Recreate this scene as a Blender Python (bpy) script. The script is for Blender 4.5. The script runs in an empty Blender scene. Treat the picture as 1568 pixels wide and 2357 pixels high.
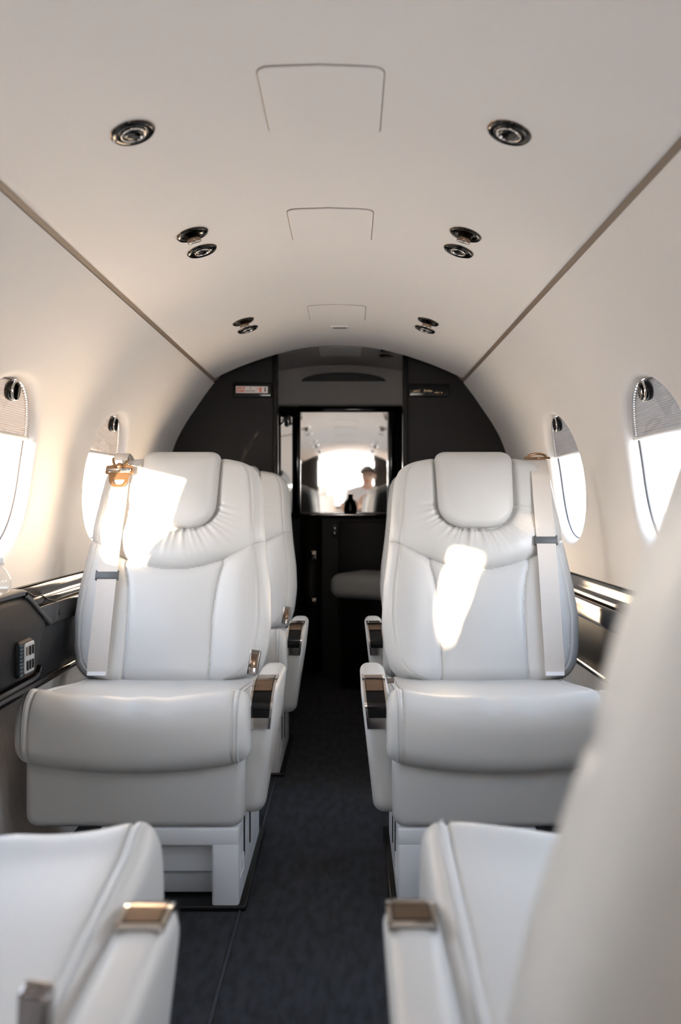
import bpy, bmesh, math, random
import numpy as np
from mathutils import Vector, Matrix

# ------------------------------------------------------------------ camera, light, exposure
random.seed(7)
SC = bpy.context.scene
COL = SC.collection
IMG_W, IMG_H, F_PX = 1568, 2357, 1900.0
VPX, VPY = 806.0, 1160.0
CAM = Vector((0.048, 0.0, 0.87))
cd = bpy.data.cameras.new('camera'); cam = bpy.data.objects.new('camera', cd); COL.objects.link(cam)
cam.location = CAM; cam.rotation_euler = (math.pi/2, 0, 0)
cd.sensor_fit = 'HORIZONTAL'; cd.sensor_width = 36.0; cd.lens = F_PX/IMG_W*36.0
cd.shift_x = -(VPX-IMG_W/2)/IMG_W
cd.shift_y = (VPY-IMG_H/2)/IMG_W
cd.clip_start = 0.005
cd.dof.use_dof = True; cd.dof.focus_distance = 2.15; cd.dof.aperture_fstop = 4.4
SC.camera = cam
SC.view_settings.view_transform = 'Standard'; SC.view_settings.look = 'None'
SC.view_settings.gamma = 1.0; SC.view_settings.use_curve_mapping = False
SC.view_settings.exposure = 0.86
SC.cycles.max_bounces = 14; SC.cycles.diffuse_bounces = 10; SC.cycles.glossy_bounces = 6
SC.cycles.transparent_max_bounces = 12
SC.cycles.sample_clamp_indirect = 12.0

world = bpy.data.worlds.new('sky'); SC.world = world; world.use_nodes = True
wn = world.node_tree.nodes; wl = world.node_tree.links
bg = wn['Background']; bg.inputs['Strength'].default_value = 10.5
tc = wn.new('ShaderNodeTexCoord'); sp = wn.new('ShaderNodeSeparateXYZ')
rp = wn.new('ShaderNodeValToRGB')
rp.color_ramp.elements[0].position = 0.0; rp.color_ramp.elements[0].color = (1.0, 0.95, 0.89, 1)
rp.color_ramp.elements[1].position = 0.7; rp.color_ramp.elements[1].color = (0.44, 0.57, 0.76, 1)
wl.new(tc.outputs['Generated'], sp.inputs[0]); wl.new(sp.outputs['Z'], rp.inputs['Fac']); wl.new(rp.outputs['Color'], bg.inputs['Color'])

SUN_DIR = Vector((0.521, 0.853, -0.135)).normalized()
sd = bpy.data.lights.new('sun', 'SUN'); sun = bpy.data.objects.new('sun', sd); COL.objects.link(sun)
sd.energy = 58.0; sd.color = (1.0, 0.74, 0.50); sd.angle = math.radians(1.2)
sun.rotation_euler = SUN_DIR.to_track_quat('-Z', 'Y').to_euler()

# ------------------------------------------------------------------ materials
MATS = {}
def mat(name, color, rough=0.5, metal=0.0, coat=0.0, bump=None, vary=None, spec=0.5, sheen=0.0):
    m = bpy.data.materials.new(name); m.use_nodes = True; nt = m.node_tree; b = nt.nodes['Principled BSDF']
    b.inputs['Base Color'].default_value = (*color, 1); b.inputs['Roughness'].default_value = rough
    b.inputs['Metallic'].default_value = metal; b.inputs['Coat Weight'].default_value = coat
    b.inputs['Coat Roughness'].default_value = 0.05; b.inputs['Specular IOR Level'].default_value = spec
    b.inputs['Sheen Weight'].default_value = sheen
    t = nt.nodes.new('ShaderNodeTexCoord')
    if bump:
        n = nt.nodes.new('ShaderNodeTexNoise'); n.inputs['Scale'].default_value = bump[0]; n.inputs['Detail'].default_value = 3
        bp = nt.nodes.new('ShaderNodeBump'); bp.inputs['Strength'].default_value = bump[1]; bp.inputs['Distance'].default_value = bump[2] if len(bump) > 2 else 0.002
        mp = nt.nodes.new('ShaderNodeMapping')
        if len(bump) > 3: mp.inputs['Scale'].default_value = bump[3]
        nt.links.new(t.outputs['Object'], mp.inputs[0]); nt.links.new(mp.outputs[0], n.inputs['Vector'])
        nt.links.new(n.outputs[0], bp.inputs['Height']); nt.links.new(bp.outputs[0], b.inputs['Normal'])
    if vary:
        n = nt.nodes.new('ShaderNodeTexNoise'); n.inputs['Scale'].default_value = vary[0]; n.inputs['Detail'].default_value = 4
        r = nt.nodes.new('ShaderNodeValToRGB'); r.color_ramp.elements[0].color = (*color, 1); r.color_ramp.elements[1].color = (*vary[1], 1)
        r.color_ramp.elements[0].position = 0.38; r.color_ramp.elements[1].position = 0.62
        mp = nt.nodes.new('ShaderNodeMapping')
        if len(vary) > 2: mp.inputs['Scale'].default_value = vary[2]
        nt.links.new(t.outputs['Object'], mp.inputs[0]); nt.links.new(mp.outputs[0], n.inputs['Vector'])
        nt.links.new(n.outputs[0], r.inputs[0]); nt.links.new(r.outputs[0], b.inputs['Base Color'])
    MATS[name] = m
    return m
mat('leather', (0.545, 0.545, 0.535), 0.42, bump=(420, 0.12, 0.001))
mat('stitch', (0.62, 0.60, 0.57), 0.7)
mat('liner', (0.66, 0.635, 0.61), 0.6, bump=(300, 0.05, 0.001))
mat('taupe', (0.20, 0.15, 0.11), 0.45)
mat('lacquer', (0.010, 0.007, 0.005), 0.09, spec=0.4)
mat('bulkhead', (0.008, 0.0065, 0.006), 0.45, spec=0.25, bump=(250, 0.15, 0.001))
mat('black', (0.006, 0.006, 0.006), 0.3)
mat('gloss_black', (0.003, 0.003, 0.003), 0.10, spec=0.35)
mat('dark_chrome', (0.30, 0.275, 0.27), 0.10, metal=1.0)
mat('chrome', (0.62, 0.58, 0.54), 0.08, metal=1.0)
mat('bronze', (0.36, 0.22, 0.12), 0.22, metal=1.0)
mat('smoke_metal', (0.23, 0.165, 0.12), 0.16, metal=1.0)
mat('carpet', (0.0024, 0.0027, 0.0042), 0.95, bump=(900, 0.9, 0.004), vary=(52, (0.020, 0.022, 0.030), (1.0, 0.35, 1.0)), sheen=0.15, spec=0.1)
mat('carpet_seam', (0.035, 0.036, 0.045), 0.9)
mat('fabric', (0.58, 0.565, 0.55), 0.9, bump=(160, 0.8, 0.003, (1, 6, 0.5)), vary=(90, (0.68, 0.665, 0.65), (1, 5, 0.4)), spec=0.2)
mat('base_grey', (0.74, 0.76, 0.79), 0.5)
mat('liner_lav', (0.44, 0.41, 0.38), 0.65)  # greyer liner colour of the lavatory ceiling and header
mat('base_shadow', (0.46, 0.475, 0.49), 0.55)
mat('webbing', (0.62, 0.575, 0.53), 0.75, bump=(500, 0.5, 0.001, (0.2, 1, 1)))
mat('slider', (0.075, 0.080, 0.085), 0.5)
mat('white_tag', (0.85, 0.86, 0.88), 0.5)
mat('carbon', (0.008, 0.008, 0.0085), 0.48, spec=0.16, bump=(700, 0.6, 0.002, (1, 0.6, 1)))
mat('ledge_leather', (0.012, 0.0125, 0.0135), 0.5, spec=0.3, bump=(400, 0.2, 0.001))
mat('switch_grey', (0.42, 0.43, 0.44), 0.4)
mat('teal_plastic', (0.02, 0.05, 0.07), 0.3)
mat('shade_rail', (0.70, 0.68, 0.66), 0.4)
mat('seal', (0.02, 0.02, 0.022), 0.5)
mat('placard', (0.80, 0.72, 0.68), 0.5)
mat('orange', (0.75, 0.12, 0.03), 0.5)
mat('ink', (0.25, 0.17, 0.14), 0.6)
mat('amber_print', (0.42, 0.30, 0.16), 0.5)
mat('mirror', (0.93, 0.93, 0.92), 0.02, metal=1.0)
mat('apron', (0.45, 0.44, 0.42), 0.9, vary=(0.6, (0.50, 0.49, 0.47)))
mat('skin', (0.62, 0.40, 0.29), 0.5)
mat('hair', (0.035, 0.022, 0.016), 0.5, bump=(160, 0.6, 0.003, (1, 1, 0.2)))
mat('shirt', (0.78, 0.78, 0.80), 0.8)
mat('trousers', (0.03, 0.032, 0.04), 0.85)
mat('camera_black', (0.012, 0.012, 0.012), 0.4)
mat('cockpit_grey', (0.45, 0.46, 0.47), 0.5)
mat('sheepskin', (0.40, 0.38, 0.35), 0.9, bump=(120, 0.8, 0.004))
mat('screen_glass', (0.02, 0.03, 0.04), 0.1)

def pane_mat(name, tint, ior=1.45, rough=0.0):
    m = bpy.data.materials.new(name); m.use_nodes = True; nt = m.node_tree; nt.nodes.remove(nt.nodes['Principled BSDF'])
    tr = nt.nodes.new('ShaderNodeBsdfTransparent'); tr.inputs[0].default_value = (*tint, 1)
    gl = nt.nodes.new('ShaderNodeBsdfGlossy'); gl.inputs['Roughness'].default_value = rough
    lw = nt.nodes.new('ShaderNodeLayerWeight'); lw.inputs[0].default_value = 0.5
    pw = nt.nodes.new('ShaderNodeMath'); pw.operation = 'POWER'; pw.inputs[1].default_value = 5.0; nt.links.new(lw.outputs['Facing'], pw.inputs[0])
    fr = nt.nodes.new('ShaderNodeMath'); fr.operation = 'MULTIPLY_ADD'; r0 = ((ior-1)/(ior+1))**2; fr.inputs[1].default_value = 1-r0; fr.inputs[2].default_value = r0; nt.links.new(pw.outputs[0], fr.inputs[0])
    mx = nt.nodes.new('ShaderNodeMixShader'); o = nt.nodes['Material Output']
    nt.links.new(fr.outputs[0], mx.inputs[0]); nt.links.new(tr.outputs[0], mx.inputs[1]); nt.links.new(gl.outputs[0], mx.inputs[2]); nt.links.new(mx.outputs[0], o.inputs[0])
    MATS[name] = m
pane_mat('pane', (0.97, 0.98, 0.99))
pane_mat('bottle_glass', (0.96, 0.97, 0.98), 1.6)
pane_mat('dark_glass', (0.10, 0.14, 0.11), 1.5)
def shade_mat():
    m = bpy.data.materials.new('shade_cloth'); m.use_nodes = True; nt = m.node_tree; nt.nodes.remove(nt.nodes['Principled BSDF'])
    d = nt.nodes.new('ShaderNodeBsdfDiffuse'); d.inputs[0].default_value = (0.36, 0.34, 0.32, 1)
    t = nt.nodes.new('ShaderNodeBsdfTranslucent'); t.inputs[0].default_value = (0.035, 0.032, 0.03, 1)
    a = nt.nodes.new('ShaderNodeAddShader'); o = nt.nodes['Material Output']
    nt.links.new(d.outputs[0], a.inputs[0]); nt.links.new(t.outputs[0], a.inputs[1]); nt.links.new(a.outputs[0], o.inputs[0])
    MATS['shade_cloth'] = m
shade_mat()

# ------------------------------------------------------------------ helpers
def tag(o, label=None, cat=None, group=None, kind=None):
    if label: o['label'] = label
    if cat: o['category'] = cat
    if group: o['group'] = group
    if kind: o['kind'] = kind
    return o
def empty(name, loc=(0, 0, 0), rz=0.0):
    o = bpy.data.objects.new(name, None); COL.objects.link(o); o.location = loc; o.rotation_euler = (0, 0, rz); o.empty_display_size = 0.05
    return o
def mobj(name, verts, faces, m, parent=None, smooth=True, loc=None, rot=None):
    me = bpy.data.meshes.new(name); me.from_pydata([tuple(map(float, v)) for v in verts], [], [tuple(int(i) for i in f) for f in faces]); me.update()
    if smooth: me.polygons.foreach_set('use_smooth', [True]*len(me.polygons))
    me.materials.append(MATS[m]); o = bpy.data.objects.new(name, me); COL.objects.link(o)
    if parent is not None: o.parent = parent
    if loc is not None: o.location = loc
    if rot is not None: o.rotation_euler = rot
    return o
class MB:
    """collects shapes that make up one mesh"""
    def __init__(s): s.v, s.f = [], []
    def add(s, vs, fs):
        b = len(s.v); s.v += [tuple(v) for v in vs]; s.f += [tuple(i+b for i in f) for f in fs]; return s
    def box(s, c, d, bev=0.0, seg=2, rot=None):
        bm = bmesh.new(); bmesh.ops.create_cube(bm, size=1.0)
        for v in bm.verts: v.co = Vector((v.co.x*d[0], v.co.y*d[1], v.co.z*d[2]))
        if bev > 0: bmesh.ops.bevel(bm, geom=bm.edges[:], offset=min(bev, 0.499*min(d)), segments=seg, profile=0.5, affect='EDGES')
        R = rot if rot is not None else Matrix.Identity(3)
        bm.verts.index_update()
        vs = [R @ v.co + Vector(c) for v in bm.verts]; fs = [[v.index for v in f.verts] for f in bm.faces]; bm.free()
        return s.add(vs, fs)
    def tube(s, pts, r, n=10, cap=True):
        pts = [Vector(p) for p in pts]; rs = r if isinstance(r, (list, tuple)) else [r]*len(pts); rings = []
        up = Vector((0, 0, 1)); prev = None
        for i, p in enumerate(pts):
            t = (pts[min(i+1, len(pts)-1)]-pts[max(i-1, 0)]).normalized()
            a = t.cross(up if abs(t.dot(up)) < 0.95 else Vector((1, 0, 0))).normalized() if prev is None else (prev - t*prev.dot(t)).normalized()
            prev = a; b = t.cross(a)
            rings.append([p + (a*math.cos(k*2*math.pi/n) + b*math.sin(k*2*math.pi/n))*rs[i] for k in range(n)])
        return s.loft(rings, cap)
    def loft(s, rings, cap=True, closed=True):
        n = len(rings[0]); vs = [p for r in rings for p in r]; fs = []
        for i in range(len(rings)-1):
            for k in range(n if closed else n-1):
                k2 = (k+1) % n; fs.append((i*n+k, i*n+k2, (i+1)*n+k2, (i+1)*n+k))
        if cap:
            fs.append(tuple(range(n-1, -1, -1))); fs.append(tuple((len(rings)-1)*n+k for k in range(n)))
        return s.add(vs, fs)
    def lathe(s, prof, n=32, M=None):
        rings = [[Vector((r*math.cos(k*2*math.pi/n), r*math.sin(k*2*math.pi/n), z)) for k in range(n)] for r, z in prof]
        if M is not None: rings = [[M @ p for p in r] for r in rings]
        return s.loft(rings, True)
    def build(s, name, m, parent=None, smooth=True, **k): return mobj(name, s.v, s.f, m, parent, smooth, **k)
def sharp(o, deg=35):
    me = o.data
    try: me.set_sharp_from_angle(angle=math.radians(deg))
    except Exception: pass
    return o
def box(name, c, d, m, parent=None, bev=0.0, seg=2, rot=None):
    return sharp(MB().box(c, d, bev, seg, rot).build(name, m, parent, smooth=bev > 0), 50)
def rpoly(pts, seg=7):
    """rounded polygon: pts = (a, b, radius), counter-clockwise"""
    out = []; n = len(pts)
    for i in range(n):
        p = Vector(pts[i][:2]); r = pts[i][2]; a = Vector(pts[i-1][:2]); b = Vector(pts[(i+1) % n][:2])
        if r <= 1e-6: out.append((p.x, p.y)); continue
        u = (a-p).normalized(); w = (b-p).normalized(); ang = u.angle(w)
        d = min(r/math.tan(ang/2), 0.49*(a-p).length, 0.49*(b-p).length); rr = d*math.tan(ang/2)
        c = p + (u+w).normalized()*(rr/math.sin(ang/2)); s0 = p+u*d-c; s1 = p+w*d-c
        a0 = math.atan2(s0.y, s0.x); a1 = math.atan2(s1.y, s1.x); da = (a1-a0+math.pi) % (2*math.pi)-math.pi
        for k in range(seg+1):
            t = a0+da*k/seg; out.append((c.x+rr*math.cos(t), c.y+rr*math.sin(t)))
    return out
def inset(poly, d):
    n = len(poly); out = []
    for i in range(n):
        p = Vector(poly[i]); t1 = p-Vector(poly[i-1]); t2 = Vector(poly[(i+1) % n])-p
        if t1.length < 1e-9: t1 = t2
        if t2.length < 1e-9: t2 = t1
        t1 = t1.normalized(); t2 = t2.normalized()
        nn = Vector((-(t1.y+t2.y), t1.x+t2.x)); nn.normalize()
        k = max(0.35, nn.dot(Vector((-t1.y, t1.x)))); out.append(tuple(p+nn*(d/k)))
    return out
def slab(poly, w, r, fn, seg=5, crown=0.0, crings=7):
    """a flat outline given thickness and rounded rims, the front face pillowed by crown; fn(a, b, offset) places it"""
    q = []
    for a_, b_ in zip(poly, poly[1:]+poly[:1]):
        k = max(1, int(math.hypot(b_[0]-a_[0], b_[1]-a_[1])/0.012)); q += [(a_[0]+(b_[0]-a_[0])*t/k, a_[1]+(b_[1]-a_[1])*t/k) for t in range(k)]
    poly = q
    rings = [[(p[0], p[1], -w/2+r*(1-math.cos(a))) for p in inset(poly, r*(1-math.sin(a)))] for a in [k/seg*math.pi/2 for k in range(seg+1)]]
    rings += [[(p[0], p[1], w/2-r*(1-math.cos(a))) for p in inset(poly, r*(1-math.sin(a)))] for a in [k/seg*math.pi/2 for k in range(seg, -1, -1)]]
    if crown > 0:
        last = rings[-1]; cx = sum(p[0] for p in last)/len(last); cy = sum(p[1] for p in last)/len(last)
        for k in range(1, crings):
            s_ = 1-k/crings; rings.append([(cx+(p[0]-cx)*s_, cy+(p[1]-cy)*s_, w/2+crown*(1-s_**2.2)) for p in last])
    return MB().loft([[fn(*p) for p in rg] for rg in rings])
def catmull(pts, n, closed=False):
    P = [np.array(p, float) for p in pts]; m = len(P); out = []
    segs = m if closed else m-1
    for i in range(segs):
        p0 = P[(i-1) % m] if closed or i > 0 else 2*P[0]-P[1]
        p1 = P[i]; p2 = P[(i+1) % m]; p3 = P[(i+2) % m] if closed or i+2 < m else 2*P[-1]-P[-2]
        for k in range(n):
            t = k/n; out.append(0.5*((2*p1)+(-p0+p2)*t+(2*p0-5*p1+4*p2-p3)*t*t+(-p0+3*p1-3*p2+p3)*t**3))
    if not closed: out.append(P[-1])
    return out
def copy_tree(o, parent=None):
    c = o.copy(); COL.objects.link(c); c.parent = parent
    for ch in list(o.children): copy_tree(ch, c)
    return c
def at(px, py, y):
    """photo pixel -> cabin point on the cross plane at depth y"""
    return Vector((CAM.x+(px-VPX)*y/F_PX, y, CAM.z-(py-VPY)*y/F_PX))

# ------------------------------------------------------------------ the shell of the cabin
Y_AFT, Y_FWD = 3.53, -1.60
WIN_Y = [2.68, 1.88, 1.08, 0.28, -0.52]
CEIL = [(0, 1.536), (0.10, 1.531), (0.20, 1.514), (0.30, 1.487), (0.40, 1.452), (0.47, 1.422), (0.512, 1.402)]
ceil_half = [tuple(p) for p in catmull(CEIL, 6)]
def ceil_z(x):
    x = abs(x)
    for (a, za), (b, zb) in zip(ceil_half, ceil_half[1:]):
        if a <= x <= b: return za+(zb-za)*(x-a)/(b-a)
    return ceil_half[-1][1]
def extrude_y(mb, prof, ys, offs=None):
    rings = []
    for i, y in enumerate(ys):
        o = offs[i] if offs else 0
        rings.append([(p[0], y, p[1]+o) for p in prof])
    return mb.loft(rings, cap=False, closed=False)
full = [(-x, z) for x, z in reversed(ceil_half)][:-1] + ceil_half
lip = [(0.520, 1.3985), (0.527, 1.402), (0.532, 1.410), (0.55, 1.44)]
full = [(-x, z) for x, z in reversed(lip)] + full + lip
mb = MB()
ys = [Y_FWD-0.05] + list(np.linspace(Y_FWD, 3.46, 30)); offs = [0]*len(ys)
for k in range(1, 9):
    a = k/8*math.pi/2; ys.append(3.46+0.055*math.sin(a)); offs.append(0.055*(1-math.cos(a)))
ys.append(3.515); offs.append(0.12)
extrude_y(mb, full, ys, offs)
tag(mb.build('ceiling', 'liner'), 'smooth arched pale beige cabin ceiling', 'ceiling', kind='structure')

WALL = [(0.5355, 1.392), (0.578, 1.336), (0.613, 1.285), (0.652, 1.228), (0.688, 1.165), (0.713, 1.105), (0.732, 1.04), (0.747, 0.97), (0.757, 0.88), (0.761, 0.80), (0.762, 0.72), (0.760, 0.62)]
wp = np.array(catmull(WALL, 10)); wl_ = np.concatenate([[0], np.cumsum(np.hypot(*np.diff(wp, axis=0).T))]); S_END = wl_[-1]
def wall_xz(s): return np.interp(s, wl_, wp[:, 0]), np.interp(s, wl_, wp[:, 1])
S_C = float(np.interp(-0.957, -wp[:, 1], wl_)); WA, WS = 0.190, 0.205
def wall_n(s):
    x0, z0 = wall_xz(s-0.005); x1, z1 = wall_xz(s+0.005); t = Vector((x1-x0, 0, z1-z0)).normalized(); return Vector((-t.z, 0, t.x))   # outward of the cabin on the +x side
def sup(a, A, B, e=2.25):
    c, s = math.cos(a), math.sin(a); return A*math.copysign(abs(c)**(2/e), c), B*math.copysign(abs(s)**(2/e), s)
def wall_pt(side, y, s, out=0.0):
    x, z = wall_xz(s); n = wall_n(S_C if out else s); return (side*(x+n.x*out), y, z+n.z*out)
FIL, DEPTH = 0.022, 0.024
def window_ring(side, yc, d_in, out, N=96):
    """ring of the window opening: d_in towards the centre, out = how far outboard"""
    r = []
    for k in range(N):
        a = 2*math.pi*k/N; dy, ds = sup(a, WA+FIL-d_in, WS+FIL-d_in); r.append(wall_pt(side, yc+dy, S_C+ds, out) if out else wall_pt(side, yc+dy, S_C+ds))
    return r
def make_wall(side, name, label):
    mb = MB(); N = 96
    for yc in WIN_Y:
        rect = []
        for k in range(N):
            a = 2*math.pi*k/N; c, s = math.cos(a), math.sin(a); m = max(abs(c), abs(s)); u, v = c/m, s/m
            rect.append((0.4*u, (S_C*v if v < 0 else (S_END-S_C)*v)))
        rings = []
        for k in range(5, -1, -1):          # reveal from the pane inwards, then the soft rounded edge
            th = k/5*math.pi/2
            rings.append([(p) for p in window_ring(side, yc, FIL*math.sin(th), FIL*(1-math.cos(th)) if k else 0)])
        rings = [window_ring(side, yc, FIL-0.016, DEPTH+0.022), window_ring(side, yc, FIL+0.002, DEPTH)] + rings
        for t in (0.12, 0.25, 0.4, 0.55, 0.7, 0.85, 1.0):
            rg = []
            for k in range(N):
                a = 2*math.pi*k/N; dy, ds = sup(a, WA+FIL, WS+FIL); ry, rs = rect[k]
                rg.append(wall_pt(side, yc+dy+(ry-dy)*t, S_C+ds+(rs-ds)*t))
            rings.append(rg)
        mb.loft(rings, cap=False)
    for y0, y1 in ((WIN_Y[0]+0.4, 3.58), (Y_FWD-0.05, WIN_Y[-1]-0.4)):
        ss = np.linspace(0, S_END, 40); rings = [[wall_pt(side, y, s) for s in ss] for y in np.linspace(y0, y1, 10)]
        mb.loft(rings, cap=False, closed=False)
    return tag(mb.build(name, 'liner'), label, 'wall', kind='structure')
wallL = make_wall(-1, 'wall_left', 'curved cream side wall with oval windows washed by warm sun')
wallR = make_wall(1, 'wall_right', 'curved cream side wall with oval windows and bluish daylight')

for i, side in enumerate((-1, 1)):
    mb = MB(); extrude_y(mb, [(side*0.510, 1.420), (side*0.5205, 1.4065), (side*0.5345, 1.3975), (side*0.556, 1.380)], list(np.linspace(Y_FWD, 3.55, 12)))
    tag(mb.build('trim_%d' % (i+1), 'taupe'), ['taupe brown strip between the ceiling and the sunlit wall', 'taupe brown strip between the ceiling and the bluish-lit wall'][i], 'trim', kind='structure')

# windows: pane, seal, pleated shade, rail, latch
def make_window(side, yc, n, z_shade, label):
    root = tag(empty('window_%d' % n, wall_pt(side, yc, S_C)), label, 'window', 'oval cabin windows', 'structure')
    o0 = Vector(root.location); rel = lambda pts: [tuple(Vector(p)-o0) for p in pts]
    NN = 72
    def ring(scale, out):
        r = []
        for k in range(NN):
            a = 2*math.pi*k/NN; dy, ds = sup(a, (WA-0.008)*scale, (WS-0.008)*scale); r.append(wall_pt(side, yc+dy, S_C+ds, out))
        return rel(r)
    MB().loft([ring(s, DEPTH-0.006) for s in (1.0, 0.6, 0.2)], cap=False).build('window_pane', 'pane', root)
    # closing fan of the pane centre is its own small loft so the sheet is whole
    ctr = ring(0.2, DEPTH-0.006); pane = root.children[0]
    me = pane.data; bm = bmesh.new(); bm.from_mesh(me); bm.verts.ensure_lookup_table(); bm.faces.new([bm.verts[2*NN+k] for k in range(NN)]); bm.to_mesh(me); bm.free()
    MB().tube([Vector(p) for p in ring(1.03, DEPTH+0.010)]+[Vector(ring(1.03, DEPTH+0.010)[0])], 0.0035, 8, False).build('window_seal', 'seal', root)
    # pleated shade
    s_top, s_bot = S_C-WS, float(np.interp(-z_shade, -wp[:, 1], wl_)); rows = int((s_bot-s_top)/0.0027)//2*2
    vs, fs = [], []; nc = 14
    for r in range(rows+1):
        s = s_top+0.002+(s_bot-s_top-0.002)*r/rows; q = min(1, abs(s-S_C)/WS); half = WA*(max(0, 1-q**2.25))**(1/2.25)
        for c in range(nc+1): vs.append(wall_pt(side, yc-half+2*half*c/nc, s, DEPTH+0.004+(0.0045 if r % 2 else -0.0015)))
    for r in range(rows):
        for c in range(nc): a = r*(nc+1)+c; fs.append((a, a+1, a+nc+2, a+nc+1))
    mobj('pleated_shade', rel(vs), fs, 'shade_cloth', root, smooth=False)['label'] = 'grey pleated window shade'
    half = max(0.03, WA*max(0, 1-(min(1, abs(s_bot-S_C)/WS))**2.25)**(1/2.25))
    a = Vector(wall_pt(side, yc-half, s_bot, DEPTH+0.003))-o0; b = Vector(wall_pt(side, yc+half, s_bot, DEPTH+0.003))-o0
    MB().tube([a, b], 0.0065, 8).build('shade_rail', 'shade_rail', root)
    nv = wall_n(S_C); nv = Vector((side*nv.x, 0, nv.z)); kp = Vector(wall_pt(side, yc, S_C-WS+0.030, DEPTH-0.010))-o0
    R = (-nv).to_track_quat('Z', 'Y').to_matrix()
    M = Matrix.Translation(kp) @ R.to_4x4()
    kb = MB().lathe([(0.001, -0.012), (0.022, -0.012), (0.024, -0.004), (0.022, 0.006), (0.018, 0.009), (0.016, 0.006), (0.002, 0.006)], 24, M).build('latch_knob', 'gloss_black', root)
    MB().lathe([(0.0215, 0.0052), (0.0245, 0.0048), (0.0245, 0.0075), (0.0195, 0.0085)], 24, M).build('latch_ring', 'chrome', kb)
    pl = bpy.data.lights.new('window_portal', 'AREA'); pl.shape = 'RECTANGLE'; pl.size = 2*WA; pl.size_y = 2*WS; pl.cycles.is_portal = True
    po = bpy.data.objects.new('window_portal', pl); COL.objects.link(po); po.location = wall_pt(side, yc, S_C, DEPTH+0.035)
    po.rotation_euler = (-nv).to_track_quat('-Z', 'Y').to_euler(); po['kind'] = 'helper'
    return root
n = 1
WHERE = (('behind the bronze-harness seat', 'behind the plain-belted seat'), ('above the black console', 'between the broad backrest and the plain-belted seat'), ('beside the cushion of the seat by the console', 'beside the cushion of the broad-backed seat'), ('beside the backrest of the seat by the console', 'beside the broad backrest'), ('by the forward partition', 'by the forward partition'))
for yc, wh in zip(WIN_Y, WHERE):
    for side in (-1, 1):
        shut = yc < -0.3 and side < 0  # unseen shade drawn fully to keep a sun spot off the opposite cushion
        make_window(side, yc, n, 0.757 if shut else 1.030, 'oval cabin window, %s, %s' % ('shade fully drawn to block sun' if shut else ('blown out white' if side < 0 else 'bluish daylight'), wh[side > 0])); n += 1

# side ledges: grooved lacquer rail, dark panel, bead; fabric below
RAIL = [(0.768, 0.672), (0.750, 0.674), (0.742, 0.668), (0.738, 0.655), (0.735, 0.640), (0.728, 0.632), (0.722, 0.634), (0.719, 0.641), (0.712, 0.642), (0.708, 0.634), (0.707, 0.622), (0.703, 0.617), (0.699, 0.619), (0.697, 0.625), (0.690, 0.626), (0.686, 0.618), (0.685, 0.600), (0.684, 0.578), (0.688, 0.574), (0.70, 0.574)]
def make_ledge(side, n, dz, label, y0, y1):
    root = tag(empty('trim_%d' % n, (side*0.70, (y0+y1)/2, 0.6+dz)), label, 'ledge', kind='structure'); o0 = root.location
    def ext(prof, m, nm, ns=24):
        mb = MB(); extrude_y(mb, [(side*(x+0.012)-o0.x, z+dz-o0.z) for x, z in prof], [y-o0.y for y in np.linspace(y0, y1, ns)]); return mb.build(nm, m, root)
    ext([tuple(p) for p in catmull(RAIL, 4)], 'lacquer', 'grooved_rail')
    ext([(0.692, 0.577), (0.690, 0.57), (0.690, 0.45), (0.694, 0.445)], 'ledge_leather', 'ledge_panel')
    ext([tuple(p) for p in catmull([(0.70, 0.456), (0.686, 0.455), (0.680, 0.449), (0.680, 0.442), (0.686, 0.437), (0.71, 0.436)], 4)], 'lacquer', 'lower_bead')
    ext([(0.706, 0.445), (0.706, 0.40), (0.703, 0.30), (0.695, 0.18), (0.68, 0.06), (0.67, -0.02)], 'fabric', 'fabric_panel')
    return root
make_ledge(-1, 3, -0.006, 'dark lacquer ledge with grooves along the sunlit wall', -1.55, 3.54)
make_ledge(1, 4, -0.022, 'dark lacquer ledge with grooves along the bluish-lit wall', -1.55, 3.54)

# floor
fl = MB().box((0, 0.2, -0.02), (1.7, 8.6, 0.04)).build('floor', 'carpet', smooth=False); tag(fl, 'dark navy textured carpet along the aisle', 'floor', kind='structure')
for i, x in enumerate((-0.187, 0.187)):
    box('carpet_seam', (x, 1.6, 0.0015), (0.005, 3.9, 0.004), 'carpet_seam', fl)

# aft bulkhead
OPL, OPR = -0.268, 0.280
for nm, x0, x1, jx, lab in (('wall_aft_left', -0.80, OPL, OPL, 'dark leather bulkhead behind the seats, orange placard on it'), ('wall_aft_right', OPR, 0.80, OPR, 'dark leather bulkhead behind the seats, black sign on it')):
    w = tag(box(nm, ((x0+x1)/2, 3.575, 0.80), (x1-x0, 0.05, 1.72), 'bulkhead'), lab, 'wall', kind='structure')
    box('door_jamb', (jx+(0.006 if jx > 0 else -0.006), 3.572, 0.80), (0.022, 0.068, 1.72), 'gloss_black', w, 0.006, 3)
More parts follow.
